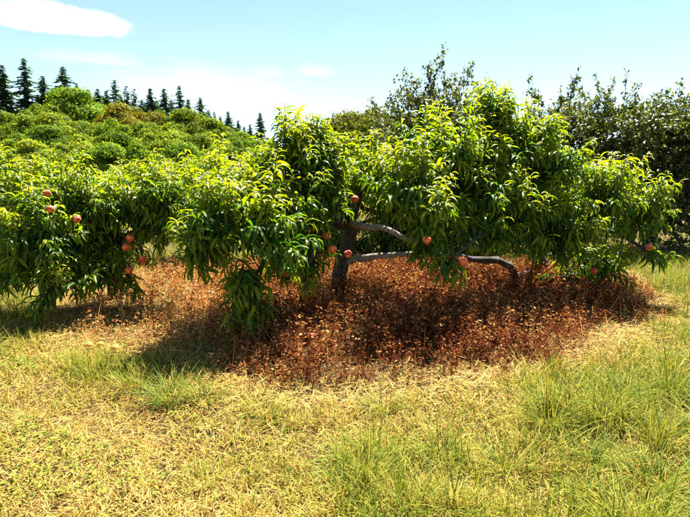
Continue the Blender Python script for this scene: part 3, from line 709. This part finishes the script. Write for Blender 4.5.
# standing grass
x, y = field(270000, 1.7, 9.5, .9, rg, 1.3); s = sdist(x, y); g_ = greenness(x, y, s); n = len(x)
k = (s + .25 * (fbm(x, y, .3) - .5) > .02) & (rg.random(n) < .42 + .7 * g_); x, y, s, g_ = x[k], y[k], s[k], g_[k]; n = len(x)
k = rg.random(n) < np.clip((vnoise(x + 5, y, .11) - .12) * 2.6, .12, 1); x, y, s, g_ = x[k], y[k], s[k], g_[k]; n = len(x)
isg = rg.random(n) < g_; tall = np.clip((vnoise(x + 70, y, .17) - .55) * 3.5, 0, 1) * np.clip(g_ * 1.6, 0, 1)
ht = np.where(isg, rg.uniform(.04, .11, n) * (1 + 1.1 * (g_ > .6) * rg.random(n)), rg.uniform(.03, .10, n)) * (1 + 1.3 * tall)
tint = np.where(isg, np.clip(.30 + .15 * rg.normal(size=n) + .10 * (1 - g_), .0, .56), np.clip(.66 + .15 * rg.normal(size=n), .4, .87) + .15 * (rg.random(n) < .16))
wd_, az_, el_, dr_ = rg.uniform(.0026, .005, n) * (1 + y * .10), rg.random(n) * 6.28, rg.uniform(.75, 1.55, n), rg.uniform(0, 1.3, n); z_ = near_bumps(x, y) - .004
for k, sh in ((y < 4.2, False), (y >= 4.2, True)):
    parts.append(blades(x[k], y[k], z_[k], ht[k], wd_[k], az_[k], el_[k], dr_[k], tint[k], sh))
# far meadow
n = 30000; x, y = rg.uniform(-14, 16, n), 8.0 + 22 * rg.random(n) ** 1.9
parts.append(blades(x, y, near_bumps(x, y) - .004, rg.uniform(.08, .22, n), rg.uniform(.014, .026, n) * (y / 10), rg.random(n) * 6.28, rg.uniform(.8, 1.5, n), rg.uniform(0, 1.2, n), np.clip(.38 + .18 * rg.normal(size=n), .05, .9), True))
# pale straw lying along the edge of the weeds and between the left and central trees
n = 70000; x, y = rg.uniform(-4, 4.2, n), rg.uniform(3.0, 8, n); s = sdist(x, y); wgt = np.exp(-np.clip(abs(s - .12), 0, 9) / .16) + .55 * (s < .1) * np.clip((-.75 - x) / .5, 0, 1)
k = rg.random(n) < wgt * .8; x, y, s = x[k], y[k], s[k]; n = len(x)
parts.append(blades(x, y, near_bumps(x, y) + rg.random(n) * .05, rg.uniform(.06, .19, n), rg.uniform(.003, .0055, n) * (1 + y * .06), rg.random(n) * 6.28, rg.uniform(-.05, .5, n), rg.uniform(0, .7, n), np.clip(.86 + .12 * rg.normal(size=n) - .10 * (x < -.6), .5, .88) + .14 * (rg.random(n) < .14), True))
gr = merge(parts); o = link('grass', to_mesh('grass', gr, M_GRASS, False), kind='stuff'); tag(o, 'short half-dry yellow-green grass and straw on the orchard floor', 'grass')
print('grass tris', len(gr['q']) * 2 + len(gr['t']))

# low broad-leaved clover patches at the left
n = 20000; x, y = rg.uniform(-3.4, -.3, n), rg.uniform(2.1, 4.3, n); k = (fbm(x + 3, y, .5) > .48) & (rg.random(n) < np.clip((-.4 - x) / 1.2, .1, 1)); x, y = x[k], y[k]; n = len(x)
nn = nrm(np.stack([rg.normal(size=n) * .35, rg.normal(size=n) * .35, np.ones(n)], -1))
Mx = rot_rand(n, rg, .85, nn) * rg.uniform(.012, .026, n)[:, None, None]
cv = bake([proto([(-.5, 0, 0), (0, -.4, .06), (.5, 0, -.03), (0, .4, .06)], tris=[(0, 1, 2), (0, 2, 3)])], np.zeros(n, int), Mx, np.stack([x, y, near_bumps(x, y) + rg.uniform(.015, .06, n)], -1), np.clip(.30 + .13 * rg.normal(size=n), 0, .55))
o = link('clover', to_mesh('clover', cv, M_GRASS), kind='stuff'); tag(o, 'small round clover leaves among the grass at the left', 'clover')

# grass tufts that stand out
TUFTS = [(172, 398, 150, .22, .12, .10, 'large dark green grass tuft standing in the shadow at left'), (205, 402, 80, .18, .08, .15, 'small grass tuft right of the shaded dark tuft'),
         (135, 385, 60, .16, .08, .25, 'pale grass tuft left of the shaded dark tuft'),
         (382, 408, 90, .17, .10, .28, 'grass tuft at the straw edge below the centre of the weeds'), (548, 425, 150, .24, .10, .26, 'wide arching grass tuft in the right foreground'),
         (620, 402, 110, .22, .10, .18, 'green upright grass tuft near the right end of the straw strip'), (668, 395, 110, .24, .10, .2, 'tall grass tuft by the right edge below the weeds'),
         (590, 470, 110, .20, .09, .16, 'grass tuft below the wide arching tuft at right'), (650, 490, 130, .22, .10, .2, 'grass tuft in the lower right corner'),
         (505, 470, 90, .18, .08, .26, 'grass tuft with pale tips in the lower right middle'), (440, 455, 90, .17, .09, .22, 'grass tuft in the lower centre, right of the middle'),
         (350, 465, 90, .16, .10, .24, 'grass tuft in the bottom centre foreground'), (262, 412, 80, .15, .09, .3, 'grass tuft below the hanging peach branch'),
         (200, 480, 60, .13, .07, .36, 'small grass tuft in dry straw at bottom left of centre')]
for i, (px, py, nb, L, sp, tn, lab) in enumerate(TUFTS):
    nb, L, sp = int(nb * 1.7), L * 1.2, sp * 1.25
    gx, gy = ground_at(px, py); a = rg.random(nb) * 6.28; r = sp * np.sqrt(rg.random(nb)) * .6
    x, y = np.cos(a) * r, np.sin(a) * r; z0 = float(near_bumps(np.array([gx]), np.array([gy]))[0])
    p = blades(x, y, np.full(nb, -.01), L * rg.uniform(.55, 1.25, nb), rg.uniform(.003, .0055, nb), a + rg.normal(size=nb) * .6, np.clip(1.45 - r / sp * .7 + .15 * rg.normal(size=nb), .5, 1.55),
               rg.uniform(.3, 1.7, nb), np.clip(tn + .12 * rg.normal(size=nb) + .4 * (rg.random(nb) < .13), 0, .86))
    o = link('grass_tuft', to_mesh('grass_tuft', p, M_GRASS, False), loc=(gx, gy, z0)); tag(o, lab, 'grass tuft', 'grass tufts in the foreground')

# fallen fruit
FALL = [(89, 351, .034, 'yellow fallen peach on straw, left of three in a row', 1), (101, 350, .031, 'yellow fallen peach on straw, middle of three in a row', 1),
        (116, 353, .036, 'yellow-orange fallen peach on straw, right of three in a row', 1),
        (312, 336, .030, 'fallen red peach lying in the dried weeds left of the trunk', 0), (327, 333, .027, 'pale fallen peach lying in the weeds beside a red one', 1)]
for (px, py, r, lab, ye) in FALL:
    gx, gy = ground_at(px, py); z0 = float(near_bumps(np.array([gx]), np.array([gy]))[0]); lift = .016 if ye and px < 200 else .17
    if px > 200:   # caught on top of the weed stems: keep the pixel, move towards the camera
        P = at(px, py, gy - .42); gx, gy = P[0], P[1]; z0 = P[2] - r - lift
    o = link('fallen_peach', FALLEN_ME if ye else PEACH_ME, loc=(gx, gy, z0 + lift + r)); o.scale = (r, r, r * .95); o.rotation_euler = (rg.normal() * .8, rg.normal() * .8, rg.random() * 6)
    tag(o, lab, 'peach', 'fallen peaches')
# pale dead stalks in the weeds
def stalk(px0, py0, px1, py1, d, lab):
    A, B = at(px0, py0, d), at(px1, py1, d - .1); P = spline([A - A, (B - A) * .5 + np.array([.02, .01, .02]), B - A], 6)
    o = link('dead_stalk', to_mesh('dead_stalk', tube(P, np.linspace(.006, .003, 6), 5, tint=.86), M_GRASS), loc=tuple(A)); tag(o, lab, 'stalk', 'pale dead stalks')
stalk(352, 385, 348, 366, 3.75, 'pale dead stalk at the front edge of the shaded weeds')
stalk(467, 335, 464, 312, 4.9, 'pale dead stalk standing among the sunlit weeds at right')
stalk(433, 378, 430, 366, 3.9, 'short pale dead stalk at the weed edge beside the straw')
